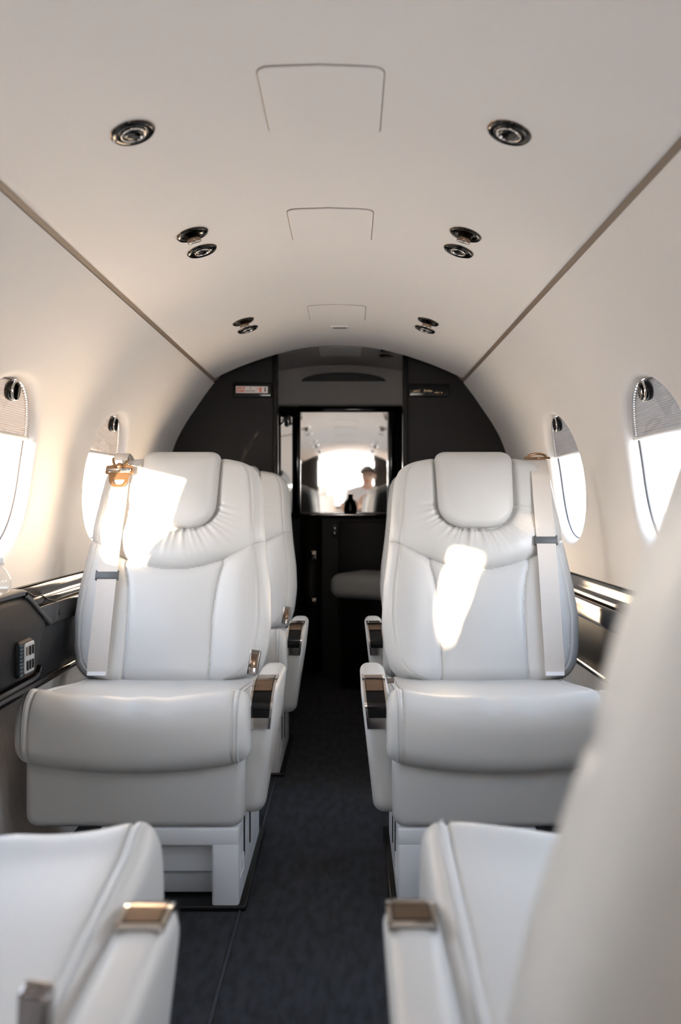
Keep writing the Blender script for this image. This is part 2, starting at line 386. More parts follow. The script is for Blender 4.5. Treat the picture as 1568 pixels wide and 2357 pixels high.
# lavatory compartment
lav = 'bulkhead'
for nm, c, d, m, lab in (
    ('wall_lavatory_left', (-0.46, 3.98, 0.8), (0.04, 0.80, 1.7), 'bulkhead', 'dark side wall of the lavatory'),
    ('wall_lavatory_right', (0.52, 3.98, 0.8), (0.04, 0.80, 1.7), 'bulkhead', 'dark side wall of the lavatory beside the bench'),
    ('wall_lavatory_back', (0.02, 4.36, 0.8), (1.1, 0.04, 1.7), 'gloss_black', 'dark gloss wall behind the vanity mirror')):
    tag(box(nm, c, d, m), lab, 'wall', kind='structure')
mb = MB(); arc = [(x, 1.585-0.32*x*x) for x in np.linspace(-0.56, 0.56, 21)]
extrude_y(mb, arc, [3.42, 3.7, 4.1, 4.40]); tag(mb.build('ceiling_lavatory', 'liner_lav'), 'shaded pale ceiling of the lavatory', 'ceiling', kind='structure')
tag(box('ceiling_light_block', (0, 3.86, 1.68), (1.7, 1.32, 0.02), 'black'), 'unseen dark sheet added to block light above the lavatory', 'ceiling', kind='structure')  # unseen sheet added to keep outside light out from above
for sx in (-1, 1): tag(box('wall_light_block_%s' % ('left' if sx < 0 else 'right'), (sx*0.81, 3.86, 0.8), (0.02, 1.32, 1.8), 'black'), 'unseen dark sheet added to block light beside the lavatory', 'wall', kind='structure')  # unseen sheets added on both sides against light leaks
tag(box('wall_light_block_aft', (0, 4.51, 0.8), (1.7, 0.02, 1.8), 'black'), 'unseen dark sheet added to block light behind the lavatory', 'wall', kind='structure')  # unseen sheet added to close the aft end against outside light
mb = MB(); extrude_y(mb, [(-0.66, 1.27), (-0.64, 1.44), (-0.45, 1.58), (0, 1.66), (0.45, 1.58), (0.64, 1.44), (0.66, 1.27)], [-1.70, 3.50]); tag(mb.build('ceiling_leak_block', 'black'), 'unseen dark cover added to stop sun leaks over the cabin ceiling', 'ceiling', kind='structure')  # unseen arch added to stop sun leaking in along the ceiling strips
# header over the mirror, half-moon air grille
hd = tag(sharp(MB().box((0.02, 4.285, 1.49), (1.0, 0.09, 0.225), 0.012, 3).build('wall_header', 'liner_lav')), 'pale header panel with half-moon air grille above the mirror', 'wall', kind='structure')
yg = 4.238
gp = at(791, 878, yg); hw = 98*yg/F_PX; gh = 21*yg/F_PX
pts = [(gp.x-hw, gp.z)]+[(gp.x+hw*math.cos(a), gp.z+gh*math.sin(a)) for a in np.linspace(math.pi, 0, 21)][1:-1]+[(gp.x+hw, gp.z)]
gr = MB().loft([[(x, yg-0.001, z) for x, z in reversed(pts)], [(x, yg+0.004, z) for x, z in reversed(pts)]]).build('grille_recess', 'black', hd, smooth=False)
for k in range(4):
    z = gp.z+0.004+0.0105*k; h = hw*math.sqrt(max(0.02, 1-((z-gp.z)/gh)**2))
    box('grille_slat', (gp.x, yg-0.004, z), (2*h*0.98, 0.006, 0.0035), 'gloss_black', hd)

# ------------------------------------------------------------------ forward end: bulkhead, entry, cockpit (seen in the mirror)
for nm, x0, x1, lab in (('wall_forward_left', -0.95, -0.34, 'dark partition at the forward end of the cabin by the sunlit wall'), ('wall_forward_right', 0.34, 0.95, 'dark partition at the forward end of the cabin by the bluish-lit wall')):
    tag(box(nm, ((x0+x1)/2, -1.63, 0.80), (x1-x0, 0.05, 1.72), 'bulkhead'), lab, 'wall', kind='structure')
mb = MB(); extrude_y(mb, [(-0.9, 1.42), (-0.5, 1.50), (0, 1.545), (0.5, 1.50), (0.9, 1.42)], [-1.58, -2.6, -3.9]); tag(mb.build('ceiling_cockpit', 'liner'), 'pale cockpit and entry ceiling', 'ceiling', kind='structure')
tag(box('wall_entry_left', (-0.78, -3.27, 0.7), (0.04, 1.26, 1.7), 'liner'), 'pale cockpit side wall beyond the open entry', 'wall', kind='structure')
tag(box('wall_entry_post', (-0.78, -1.68, 0.7), (0.04, 0.14, 1.7), 'liner'), 'pale wall between the open entry and the partition', 'wall', kind='structure')
tag(box('wall_entry_right', (0.78, -2.75, 0.7), (0.04, 2.30, 1.7), 'liner'), 'pale side wall of the entry on the shaded side', 'wall', kind='structure')
tag(box('wall_nose', (0, -3.9, 0.42), (1.6, 0.05, 0.86), 'liner'), 'pale cockpit front under the windshield', 'wall', kind='structure')
for i, x in enumerate((-0.78, 0.0, 0.78)): tag(box('windshield_post', (x, -3.9, 1.2), (0.07, 0.06, 0.75), 'cockpit_grey', bev=0.01), 'grey cockpit windshield post, '+('corner on the sunlit side', 'middle one', 'corner on the shaded side')[i], 'post', 'windshield posts')
ip = tag(empty('instrument_panel', (0, -3.55, 0)), 'grey cockpit instrument panel with dark screens', 'panel')
box('panel_body', (0, 0, 0.62), (1.3, 0.12, 0.36), 'cockpit_grey', ip, 0.02); box('glareshield', (0, 0.03, 0.83), (1.35, 0.24, 0.05), 'camera_black', ip, 0.02)
for x in (-0.45, -0.16, 0.16, 0.45): box('screen', (x, 0.062, 0.66), (0.22, 0.01, 0.18), 'screen_glass', ip, 0.004)
for x in (-0.36, 0.36):
    ps = tag(empty('pilot_seat', (x, -2.95, 0)), 'sheepskin covered pilot seat on the '+('sunlit' if x < 0 else 'shaded')+' side of the cockpit', 'seat', 'pilot seats')
    box('cushion', (0, 0, 0.40), (0.42, 0.42, 0.12), 'sheepskin', ps, 0.04, 4); box('backrest', (0, 0.22, 0.72), (0.42, 0.10, 0.56), 'sheepskin', ps, 0.04, 4)
    box('headrest', (0, 0.23, 1.06), (0.22, 0.08, 0.13), 'sheepskin', ps, 0.03, 4); box('pedestal', (0, 0, 0.17), (0.30, 0.34, 0.35), 'camera_black', ps, 0.02)
for loc, d, sx, sy in (((0, -3.93, 1.18), (0, 1, 0), 1.5, 0.66), ((-0.80, -2.19, 0.72), (1, 0, 0), 0.88, 1.4)):
    pl = bpy.data.lights.new('entry_portal', 'AREA'); pl.shape = 'RECTANGLE'; pl.size = sx; pl.size_y = sy; pl.cycles.is_portal = True
    po = bpy.data.objects.new('entry_portal', pl); COL.objects.link(po); po.location = loc; po.rotation_euler = Vector(d).to_track_quat('-Z', 'Z').to_euler(); po['kind'] = 'helper'
tag(box('ground', (0, 0, -1.35), (400, 400, 0.1), 'apron'), 'pale concrete apron outside the windows', 'ground', kind='structure')

# ------------------------------------------------------------------ seats
H_B = 0.635
HWV = np.array([1.0, 1.065])*np.array([(0.0, 0.150), (0.006, 0.185), (0.02, 0.210), (0.045, 0.229), (0.09, 0.241), (0.17, 0.248), (0.26, 0.243), (0.36, 0.230), (0.44, 0.222), (0.52, 0.216), (0.575, 0.209), (0.605, 0.196), (0.622, 0.178), (0.632, 0.155), (0.635, 0.135)])
def hw_v(v): return np.interp(v, HWV[:, 0], HWV[:, 1])
_vs = np.linspace(0, H_B, 400); _hw = np.convolve(np.pad(hw_v(_vs), 6, mode='edge'), np.ones(13)/13, mode='valid')
def hw_s(v): return np.interp(v, _vs, _hw)
def v_seam(x): return 0.300+0.100*(np.abs(x)/0.250)**1.9
def x_seam(v): return 0.112+0.022*np.clip(v/0.31, 0, 1)**5
rw = np.random.RandomState(11)
WR = [(a, rw.uniform(0.5, 1.0), rw.uniform(0.55, 1.0), rw.uniform(0.03, 0.055)) for a in np.concatenate([np.linspace(-2.95, -0.2, 27)+rw.uniform(-0.03, 0.03, 27)])]
def front_d(x, v):
    """height of the backrest's upholstered face above its middle plane"""
    x = np.asarray(x, float); v = np.asarray(v, float); hw = hw_s(v); ax = np.abs(x)
    r = 0.045; a = np.clip((r-(hw-ax))/r, 0, 1); b = np.clip((r-np.minimum(v+0.01, H_B-v+0.004))/r, 0, 1)
    d = 0.055-r*(1-np.sqrt(np.clip(1-np.minimum(1, a*a+b*b), 0, 1)))
    vs = v_seam(x); below = 1/(1+np.exp(-(vs-v)/0.004)); above = 1-below
    # yoke puffs out above its seam, bolsters above the centre panel
    hr = np.exp(-((np.maximum(ax-0.10, 0))/0.05)**2)
    d = d+above*0.020*np.exp(-((v-vs-0.055)/0.05)**2)*(0.45+0.55*hr)
    xs = x_seam(v)
    d = d+below*(0.017*np.exp(-((ax-0.188)/0.048)**2)+0.006*np.exp(-(x/0.07)**2)*np.exp(-((v-0.12)/0.12)**2))
    ds = (v-vs)/np.sqrt(1+(0.100*1.9/0.250*(ax/0.250)**0.9)**2)
    d = d-0.0065*np.exp(-(ds/0.0032)**2)-0.006*np.exp(-(ds/0.014)**2)
    d = d-below*(0.0045*np.exp(-((ax-xs)/0.0030)**2)+0.004*np.exp(-((ax-xs)/0.012)**2))
    d = d-0.0030*np.exp(-((ax-(hw-0.030))/0.0026)**2)
    # gathers radiating from the head pad
    cx, cv = 0.0, 0.51; ang = np.arctan2(v-cv, x-cx); qx = ax-0.106+0.074; qv = np.abs(v-0.545)-0.125+0.074; sdf = np.hypot(np.maximum(qx, 0), np.maximum(qv, 0))+np.minimum(np.maximum(qx, qv), 0)-0.074; q = np.clip(sdf, 0, None)
    for a0, amp, ln, wd in WR:
        da = ang-a0-0.25*math.sin(a0*9)*q
        fall = np.exp(-(q/(0.058*ln+0.02))**2)*np.clip(1-q/0.13, 0, 1)
        d = d-above*0.0085*amp*fall*np.exp(-(da/wd)**2)*np.clip((hw-ax)/0.03, 0, 1)
    d = d-above*0.016*np.exp(-(q/0.010)**2)
    return d
NX, NV = 170, 210
uu = np.linspace(-1, 1, NX+1); uu = np.sign(uu)*(1-(1-np.abs(uu))**1.12)
vv = np.concatenate([np.linspace(0, 0.03, 12)[:-1], np.linspace(0.03, 0.60, NV-22), np.linspace(0.60, H_B, 14)[1:]])
X = uu[None, :]*hw_s(vv)[:, None]; V = np.repeat(vv[:, None], NX+1, 1); D = front_d(X, V)

def grid_part(name, mask, parent):
    idx = -np.ones(X.shape, int); vs, fs = [], []
    for i, j in zip(*np.nonzero(mask)):
        q = []
        for a, b in ((i, j), (i, j+1), (i+1, j+1), (i+1, j)):
            if idx[a, b] < 0: idx[a, b] = len(vs); vs.append((X[a, b], -D[a, b], V[a, b]))
            q.append(idx[a, b])
        fs.append(q)
    return mobj(name, vs, fs, 'leather', parent)

CUSH_HW = 0.246
def cushion_section(u):
    c = abs(u); h = 0.024*c**2.2-0.012; zb = 0.293+0.024*c**2
    return catmull([(0.50, 0.335), (0.25, 0.315), (0.07, zb+0.004), (0.020, zb+0.010), (-0.002, zb+0.035), (-0.006, 0.375), (0.000, 0.420+h*0.6), (0.018, 0.450+h), (0.055, 0.466+h), (0.11, 0.452+h*0.9), (0.20, 0.430+0.020*c*c), (0.34, 0.416+0.012*c*c), (0.48, 0.410), (0.515, 0.380)], 6, True)
def make_cushion(parent):
    hw, r = CUSH_HW, 0.034
    xs = list(np.linspace(0, hw-0.045, 26))+list(np.linspace(hw-0.043, hw-0.022, 14))+[hw-r+r*math.sin(t) for t in np.linspace(0.36, math.pi/2, 9)]
    xs = [-x for x in reversed(xs)][:-1]+xs; rings = []
    for x in xs:
        sec = cushion_section(x/hw); t = max(0, (abs(x)-(hw-r))/r); f = 1-(1-math.sqrt(max(0, 1-t*t)))*0.40
        f -= 0.045*math.exp(-((abs(x)-(hw-0.033))/0.0028)**2)+0.02*math.exp(-((abs(x)-(hw-0.033))/0.010)**2)
        rg = []
        for k, (y, z) in enumerate(sec):
            cy, cz = min(max(y, 0.07), 0.43), 0.37
            w = 0.0022*math.sin(x*55+1.3*math.sin(x*23))*math.exp(-((y-0.04)/0.05)**2) if z > 0.43 else 0
            rg.append((x, cy+(y-cy)*f, cz+(z-cz)*f+w))
        rings.append(rg)
    return MB().loft(rings).build('seat_cushion', 'leather', parent)

ARM_W, ARM_X, ARM_SH = 0.062, 0.272, 0.11
ARM_OUT = rpoly([(0.385, 0.470, 0.030), (0.072, 0.478, 0.055), (0.076, 0.196, 0.032), (0.135, 0.186, 0.035), (0.385, 0.345, 0.04)], 8)
def arm_fn(side): return lambda a, b, o: (side*(ARM_X+ARM_SH*(b-0.475))+side*o, a, b)
def arm_strip(side, path, x0, x1, o0, o1):
    """a bent bar that follows path (y, z, ny, nz) on the armrest"""
    rings = []
    for y, z, ny, nz in path:
        f = arm_fn(side); rings.append([f(y+ny*o, z+nz*o, x) for x, o in ((x0, o0), (x1, o0), (x1, o1), (x0, o1))])
    return rings
def arm_path(t0, t1, n=16):
    """along the top, round the front corner and down: t in metres from the back end of the fitting"""
    out = []; L1, R = 0.040, 0.055; arc = R*math.pi/2
    for t in np.linspace(t0, t1, n):
        if t < L1: out.append((0.127+L1-t, 0.477, 0, 1))
        elif t < L1+arc: a = (t-L1)/R; out.append((0.127-R*math.sin(a), 0.422+R*math.cos(a), -math.sin(a), math.cos(a)))
        else: out.append((0.072, 0.422-(t-L1-arc), -1, 0))
    return out
ARM_LEN = 0.040+0.055*math.pi/2+0.040

def stitches(parent, name, path, size=(0.0011, 0.0009, 0.0044)):
    """path: list of (position, tangent, normal)"""
    mb = MB()
    for p, t, nrm in path:
        t = Vector(t).normalized(); nn = Vector(nrm).normalized(); b = t.cross(nn); R = Matrix((b, nn, t)).transposed()
        mb.box(p, size, rot=R)
    o = mb.build(name, 'stitch', parent, smooth=False); o['kind'] = 'stuff'; return o

def plate(parent, name, outer, holes, th, m, M):
    """flat metal plate with holes"""
    bm = bmesh.new()
    edges = []
    for lp in [outer]+holes:
        vs = [bm.verts.new((a, 0, b)) for a, b in lp]; edges += [bm.edges.new((vs[i], vs[(i+1) % len(vs)])) for i in range(len(vs))]
    bmesh.ops.triangle_fill(bm, use_beauty=True, edges=edges)
    ext = bmesh.ops.extrude_face_region(bm, geom=bm.faces[:])
    for e in ext['geom']:
        if isinstance(e, bmesh.types.BMVert): e.co.y -= th
    bmesh.ops.recalc_face_normals(bm, faces=bm.faces[:]); bm.verts.index_update()
    vs = [M @ v.co for v in bm.verts]; fs = [[v.index for v in f.verts] for f in bm.faces]; bm.free()
    return mobj(name, vs, fs, m, parent, smooth=False)

def make_seat(side, style):
    """cream club seat, facing -y, y = 0 at the front of the cushion, aisle on side*x; style 'brass' or 'steel' harness"""
    root = empty('club_seat')
    # base
    bx0, bx1 = sorted((side*0.223, -side*0.075)); bc = (bx0+bx1)/2; bw = bx1-bx0
    mb = MB().box((bc, 0.245, 0.157), (bw, 0.40, 0.040), 0.006)
    for x in (bx0+0.029, bx1-0.029): mb.box((x, 0.245, 0.070), (0.058, 0.40, 0.150), 0.006)
    sharp(mb.build('base_frame', 'base_grey', root), 50)
    box('base_panel', (bc, 0.26, 0.105), (bw-0.11, 0.36, 0.075), 'base_grey', root, 0.004)
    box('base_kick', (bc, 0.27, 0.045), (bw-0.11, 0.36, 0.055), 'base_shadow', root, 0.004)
    box('floor_track', (bc, 0.26, 0.006), (bw+0.03, 0.44, 0.012), 'black', root, 0.003)
    fx = side*0.2235
    for y, z0, z1 in ((0.13, 0.085, 0.17), (0.235, 0.07, 0.17)): box('side_slot', (fx, y, (z0+z1)/2), (0.003, 0.012, z1-z0), 'black', root)
    lf = MB()
    for c, d in (((fx, 0.095, 0.095), (0.003, 0.05, 0.002)), ((fx, 0.095, 0.06), (0.003, 0.05, 0.002)), ((fx, 0.07, 0.0775), (0.003, 0.002, 0.036)), ((fx, 0.12, 0.0775), (0.003, 0.002, 0.036))): lf.box(c, d)
    lf.build('latch_outline', 'white_tag', root, smooth=False)
    # leg-rest panel under the cushion
    pan = rpoly([(-0.234, 0.178, 0.028), (0.234, 0.178, 0.028), (0.234, 0.345, 0.012), (-0.234, 0.345, 0.012)], 7)
    slab(pan, 0.10, 0.018, lambda a, b, o: (a, 0.088-o, b), 6).build('leg_rest', 'leather', root)
    cu = make_cushion(root)
    st = []
    for sx in (-1, 1):
        for off in (-0.0395, -0.0265):
            x = sx*(CUSH_HW+off); sec = cushion_section(x/CUSH_HW)
            seg = [p for p in sec if p[0] < 0.075 and p[1] > 0.31 and p[0] < 0.06]
            for (y0, z0), (y1, z1) in zip(seg, seg[1:]):
                L = math.hypot(y1-y0, z1-z0)
                if L > 0.03: continue
                for k in range(max(1, int(L/0.0075))):
                    t = (k+0.5)/max(1, int(L/0.0075)); tg = (0, y1-y0, z1-z0); nm = (0, z1-z0, -(y1-y0))
                    nm = Vector((0, -abs(z1-z0), abs(y1-y0))); p = Vector((x, y0+(y1-y0)*t, z0+(z1-z0)*t))
                    cy, cz = min(max(p.y, 0.07), 0.43), 0.37; f = 1-0.02*math.exp(-((abs(x)-(CUSH_HW-0.033))/0.010)**2); p.y = cy+(p.y-cy)*f; p.z = cz+(p.z-cz)*f
                    st.append((p, tg, nm))
    stitches(cu, 'stitching', st)
    # under-seat frame hides the gap between cushion and base
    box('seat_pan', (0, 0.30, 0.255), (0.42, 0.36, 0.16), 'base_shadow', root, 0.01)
    # armrest with chrome release fitting
    arm = slab(ARM_OUT, ARM_W, 0.022, arm_fn(side), 6).build('armrest', 'leather', root)
    bz = MB()
    for x0, x1 in ((-0.0255, -0.0205), (0.0205, 0.0255)): bz.loft(arm_strip(side, arm_path(0, ARM_LEN, 26), x0, x1, -0.004, 0.0035))
    bz.loft(arm_strip(side, arm_path(0, 0.008, 4), -0.0255, 0.0255, -0.004, 0.0035)); bz.loft(arm_strip(side, arm_path(ARM_LEN-0.024, ARM_LEN, 5), -0.0255, 0.0255, -0.004, 0.0035))
    sharp(bz.build('chrome_bezel', 'chrome', arm), 30)
    sharp(MB().loft(arm_strip(side, arm_path(0.010, 0.085, 14), -0.0185, 0.0185, -0.004, 0.0045)).build('release_paddle', 'smoke_metal', arm), 30)
    sharp(MB().loft(arm_strip(side, arm_path(0.0, ARM_LEN-0.01, 20), -0.021, 0.021, -0.004, 0.0012)).build('release_recess', 'gloss_black', arm), 30)
    # backrest
    sh = []
    nb = 40; vb = np.concatenate([np.linspace(0, 0.06, 14), np.linspace(0.06, 0.57, 22)[1:], np.linspace(0.57, H_B, 16)[1:]]); ub = np.linspace(-1, 1, nb+1); ub = np.sign(ub)*(1-(1-np.abs(ub))**1.6)
    vs, fs = [], []
    for v in vb:
        h = float(hw_s(v))
        for u in ub:
            x = u*h; r = 0.05; a = min(1, max(0, (r-(h-abs(x)))/r)); b = min(1, max(0, (r-min(v+0.01, H_B-v+0.004))/r))
            d = -0.062+r*(1-math.sqrt(max(0, 1-min(1, a*a+b*b)))); vs.append((x, -d, v))
    nr = nb+1
    for i in range(len(vb)-1):
        for j in range(nb): fs.append((i*nr+j, i*nr+j+1, (i+1)*nr+j+1, (i+1)*nr+j))
    # rim joining the back to the face
    rim_b = [(-hw_s(v), v) for v in vb]+[(hw_s(v), v) for v in vb[::-1]]
    k0 = len(vs); rb = [(float(x), 0.012, float(v)) for x, v in rim_b]; rf = [(float(x), -float(front_d(x, v)), float(v)) for x, v in rim_b]
    vs += rb+rf; nrm = len(rb)
    for k in range(nrm): k2 = (k+1) % nrm; fs.append((k0+k, k0+k2, k0+nrm+k2, k0+nrm+k))
    br = mobj('backrest', vs, fs, 'leather', root, loc=(-side*(0.016 if side > 0 else 0.025), 0.455, 0.395), rot=(math.radians(-20.5), 0, 0))
    xc = (X[:-1, :-1]+X[1:, 1:])/2; vc = (V[:-1, :-1]+V[1:, 1:])/2
    yo = vc > v_seam(xc); ce = (~yo) & (np.abs(xc) < x_seam(vc))
    grid_part('upper_yoke', yo, br); grid_part('center_panel', ce, br)
    grid_part('side_bolster', (~yo) & (~ce) & (xc < 0), br); grid_part('side_bolster', (~yo) & (~ce) & (xc > 0), br)
    # head pad
    hp = rpoly([(-0.102, 0.420, 0.074), (0.102, 0.420, 0.074), (0.111, 0.655, 0.034), (-0.111, 0.655, 0.034)], 10)
    slab(hp, 0.050, 0.022, lambda a, b, o: (a, -0.044-o+0.9*max(0, b-0.60)**2*8, b), 7, 0.012, 9).build('head_pad', 'leather', br)
    # stitching on the face
    st = []
    for sx in (-1, 1):
        for off in (-0.036, -0.024):
            for v in np.arange(0.05, 0.59, 0.0078):
                x = sx*(float(hw_s(v))+off); d = float(front_d(x, v)); x2 = sx*(float(hw_s(v+0.004))+off); d2 = float(front_d(x2, v+0.004))
                e = 0.003; gx = float(front_d(x+e, v)-front_d(x-e, v))/(2*e)
                st.append(((x, -d-0.0003, v), (x2-x, -(d2-d), 0.004), (-gx, -1, 0)))
    for x in np.arange(-0.20, 0.201, 0.0078):
        v = float(v_seam(x))-0.007; d = float(front_d(x, v)); x2 = x+0.004; v2 = float(v_seam(x2))-0.007; st.append(((x, -d-0.0003, v), (x2-x, -(float(front_d(x2, v2))-d), v2-v), (0, -1, 0)))
    stitches(br, 'stitching', st)
    # shoulder belt on the window side
    bxs = -side*(0.168 if style == 'brass' else 0.186); bw2 = 0.0255
    xs5 = np.linspace(bxs-bw2, bxs+bw2, 7)
    def bx_at(v): return bxs + side*(-0.004 if style == 'brass' else 0.012)*(1-v/0.6)
    vtop = 0.585 if style == 'brass' else 0.628
    vl = np.linspace(0.012, vtop, 60); dl = np.array([max(float(front_d(min(max(x+bx_at(v)-bxs, -hw_s(v)+0.003), hw_s(v)-0.003), v)) for x in xs5) for v in vl])
    dl = np.convolve(np.pad(dl, 4, mode='edge'), np.ones(9)/9, mode='valid')+0.0045
    rings = []
    for v, d in zip(vl, dl):
        c = bx_at(v); rings.append([(c-bw2, -d, v), (c+bw2, -d, v), (c+bw2, -d-0.002, v), (c-bw2, -d-0.002, v)])
    if style != 'brass':
        for v, d in ((0.640, dl[-1]-0.012), (0.646, dl[-1]-0.030), (0.645, 0.0)): rings.append([(bxs-bw2, -d, v-0.002), (bxs+bw2, -d, v-0.002), (bxs+bw2, -d, v), (bxs-bw2, -d, v)])
    belt = sharp(MB().loft(rings).build('shoulder_belt', 'webbing', br), 40)
    sv = 0.275 if style == 'brass' else 0.375; sd_ = float(np.interp(sv, vl, dl)); sl = MB(); c = bx_at(sv)
    sl.box((c, -sd_-0.0035, sv), (0.060, 0.005, 0.019), 0.0012)
    for sx in (-1, 1): sl.box((c+sx*0.029, -sd_-0.001, sv), (0.003, 0.010, 0.027), 0.001)
    sl.build('belt_slider', 'slider', br)
    box('belt_tag', (bx_at(0.02), -float(dl[1])-0.003, 0.016), (0.046, 0.002, 0.010), 'white_tag', br)
    if style == 'brass':
        d = float(dl[-1])
        M = Matrix.Translation((bxs-side*0.002, -d-0.006, 0.566))
        po = rpoly([(-0.040, 0.006, 0.004), (-0.028, 0.004, 0.002), (-0.026, -0.018, 0.01), (-0.014, -0.034, 0.008), (0.014, -0.034, 0.008), (0.026, -0.018, 0.01), (0.028, 0.004, 0.002), (0.040, 0.006, 0.004), (0.038, 0.030, 0.004), (0.0, 0.036, 0.01), (-0.038, 0.030, 0.004)], 4)
        ho = [rpoly([(-0.018, -0.012, 0.002), (-0.010, -0.026, 0.004), (0.010, -0.026, 0.004), (0.018, -0.012, 0.002)], 3), rpoly([(-0.030, 0.010, 0.002), (-0.030, 0.025, 0.002), (0.030, 0.025, 0.002), (0.030, 0.010, 0.002)], 3)]
        pl_ = plate(br, 'harness_plate', po, ho, 0.003, 'bronze', M); pl_['label'] = 'bronze harness adjuster plate'
        MB().tube([M @ Vector((-0.033, -0.004, 0.018)), M @ Vector((0.033, -0.004, 0.018))], 0.0055, 12).build('harness_roller', 'chrome', br)
        M2 = Matrix.Translation((bxs-side*0.002, -d-0.007, 0.600)); rg = []
        for k in range(25): a = math.pi+math.pi*k/24; rg.append(M2 @ Vector((0.021*math.cos(a), -0.002, 0.018+0.026*math.sin(a))))
        rg.append(rg[0]); MB().tube(rg, 0.0038, 8).build('harness_ring', 'bronze', br)
        MB().lathe([(0.001, -0.003), (0.009, -0.003), (0.009, 0.003), (0.006, 0.005), (0.001, 0.005)], 16, M2 @ Matrix.Translation((0, -0.006, -0.006)) @ Matrix.Rotation(math.pi/2, 4, 'X')).build('harness_rivet', 'bronze', br)
        rings = []
        for v, dd in ((0.612, d+0.012), (0.622, d+0.011), (0.634, d+0.004), (0.641, d-0.010), (0.644, d-0.030), (0.643, 0.0), (0.60, -0.064)):
            rings.append([(bxs-0.019, -dd, v-0.001), (bxs+0.019, -dd, v-0.001), (bxs+0.019, -dd-0.002, v+0.001), (bxs-0.019, -dd-0.002, v+0.001)])
        MB().loft(rings).build('harness_loop', 'webbing', br)
    else:
        d = float(dl[-1])
        MB().tube([(bxs-0.036, -d-0.002, 0.634), (bxs+0.036, -d-0.002, 0.634)], 0.0038, 10).build('harness_bar', 'bronze', br)
        rg = [(bxs+0.026*math.cos(a), -d-0.004, 0.636+0.011*math.sin(a)) for a in np.linspace(0, math.pi, 15)]; MB().tube(rg, 0.0036, 8).build('harness_ring', 'bronze', br)
    # buckle tongue between cushion and armrest
    bz_ = 0.475 if side > 0 else 0.405
    R = Matrix.Rotation(math.radians(8*side), 3, 'Y') @ Matrix.Rotation(math.radians(-14), 3, 'X')
    bk = sharp(MB().box((side*0.222, 0.335, bz_), (0.026, 0.018, 0.062), 0.003, 3, R).build('belt_buckle', 'dark_chrome', root), 40)
    box('buckle_button', (side*0.222+0.0, 0.3255, bz_+0.006), (0.018, 0.004, 0.034), 'smoke_metal', bk, 0.001, rot=R)
    return root

seatL = make_seat(1, 'brass')     # aisle on +x when facing the camera
seatR = make_seat(-1, 'steel')
GRP = 'cream leather club seats'
def place(seat, x, y, rz, label, arm=(0, 0, 0), back=None, tilt=None, buckle=0.0):
    seat.location = (x, y, 0); seat.rotation_euler = (0, 0, rz); tag(seat, label, 'seat', GRP)
    for ch in seat.children:
        nm = ch.name.split('.')[0]
        if nm == 'armrest': ch.location = arm
        if nm == 'belt_buckle': ch.location = (0, 0.055 if buckle > 0 else 0, buckle)
        if nm == 'backrest':
            if back: ch.location = Vector(ch.location)+Vector(back)
            if tilt is not None: ch.rotation_euler = (math.radians(-tilt), 0, 0)
    return seat
sCL = copy_tree(seatL); sCR = copy_tree(seatR); sAL = copy_tree(seatR); sAR = copy_tree(seatL)
place(seatL, -0.413, 1.72, 0, 'cream leather club seat with bronze harness plate and sunlit head pad')
place(seatR, 0.373, 1.72, 0, 'cream leather club seat with plain shoulder belt and slanting sun patch on its chest')
place(sCL, -0.400, 2.59, 0, 'cream leather seat in front of the placard bulkhead, behind the bronze-harness seat')
place(sCR, 0.400, 2.59, 0, 'cream leather seat in front of the black sign bulkhead, behind the plain-belted seat')
place(sAL, -0.437, 1.08, math.pi, 'cream leather seat beside the black console, its cushion facing the bronze-harness seat', arm=(0, 0.085, -0.035), buckle=0.035, back=(0.020, 0.117, 0), tilt=10)
place(sAR, 0.384, 1.09, math.pi, 'cream leather seat with broad backrest turned to the plain-belted seat', arm=(0, 0.090, -0.035), back=(0, 0.095, 0), tilt=26.5, buckle=-0.13)

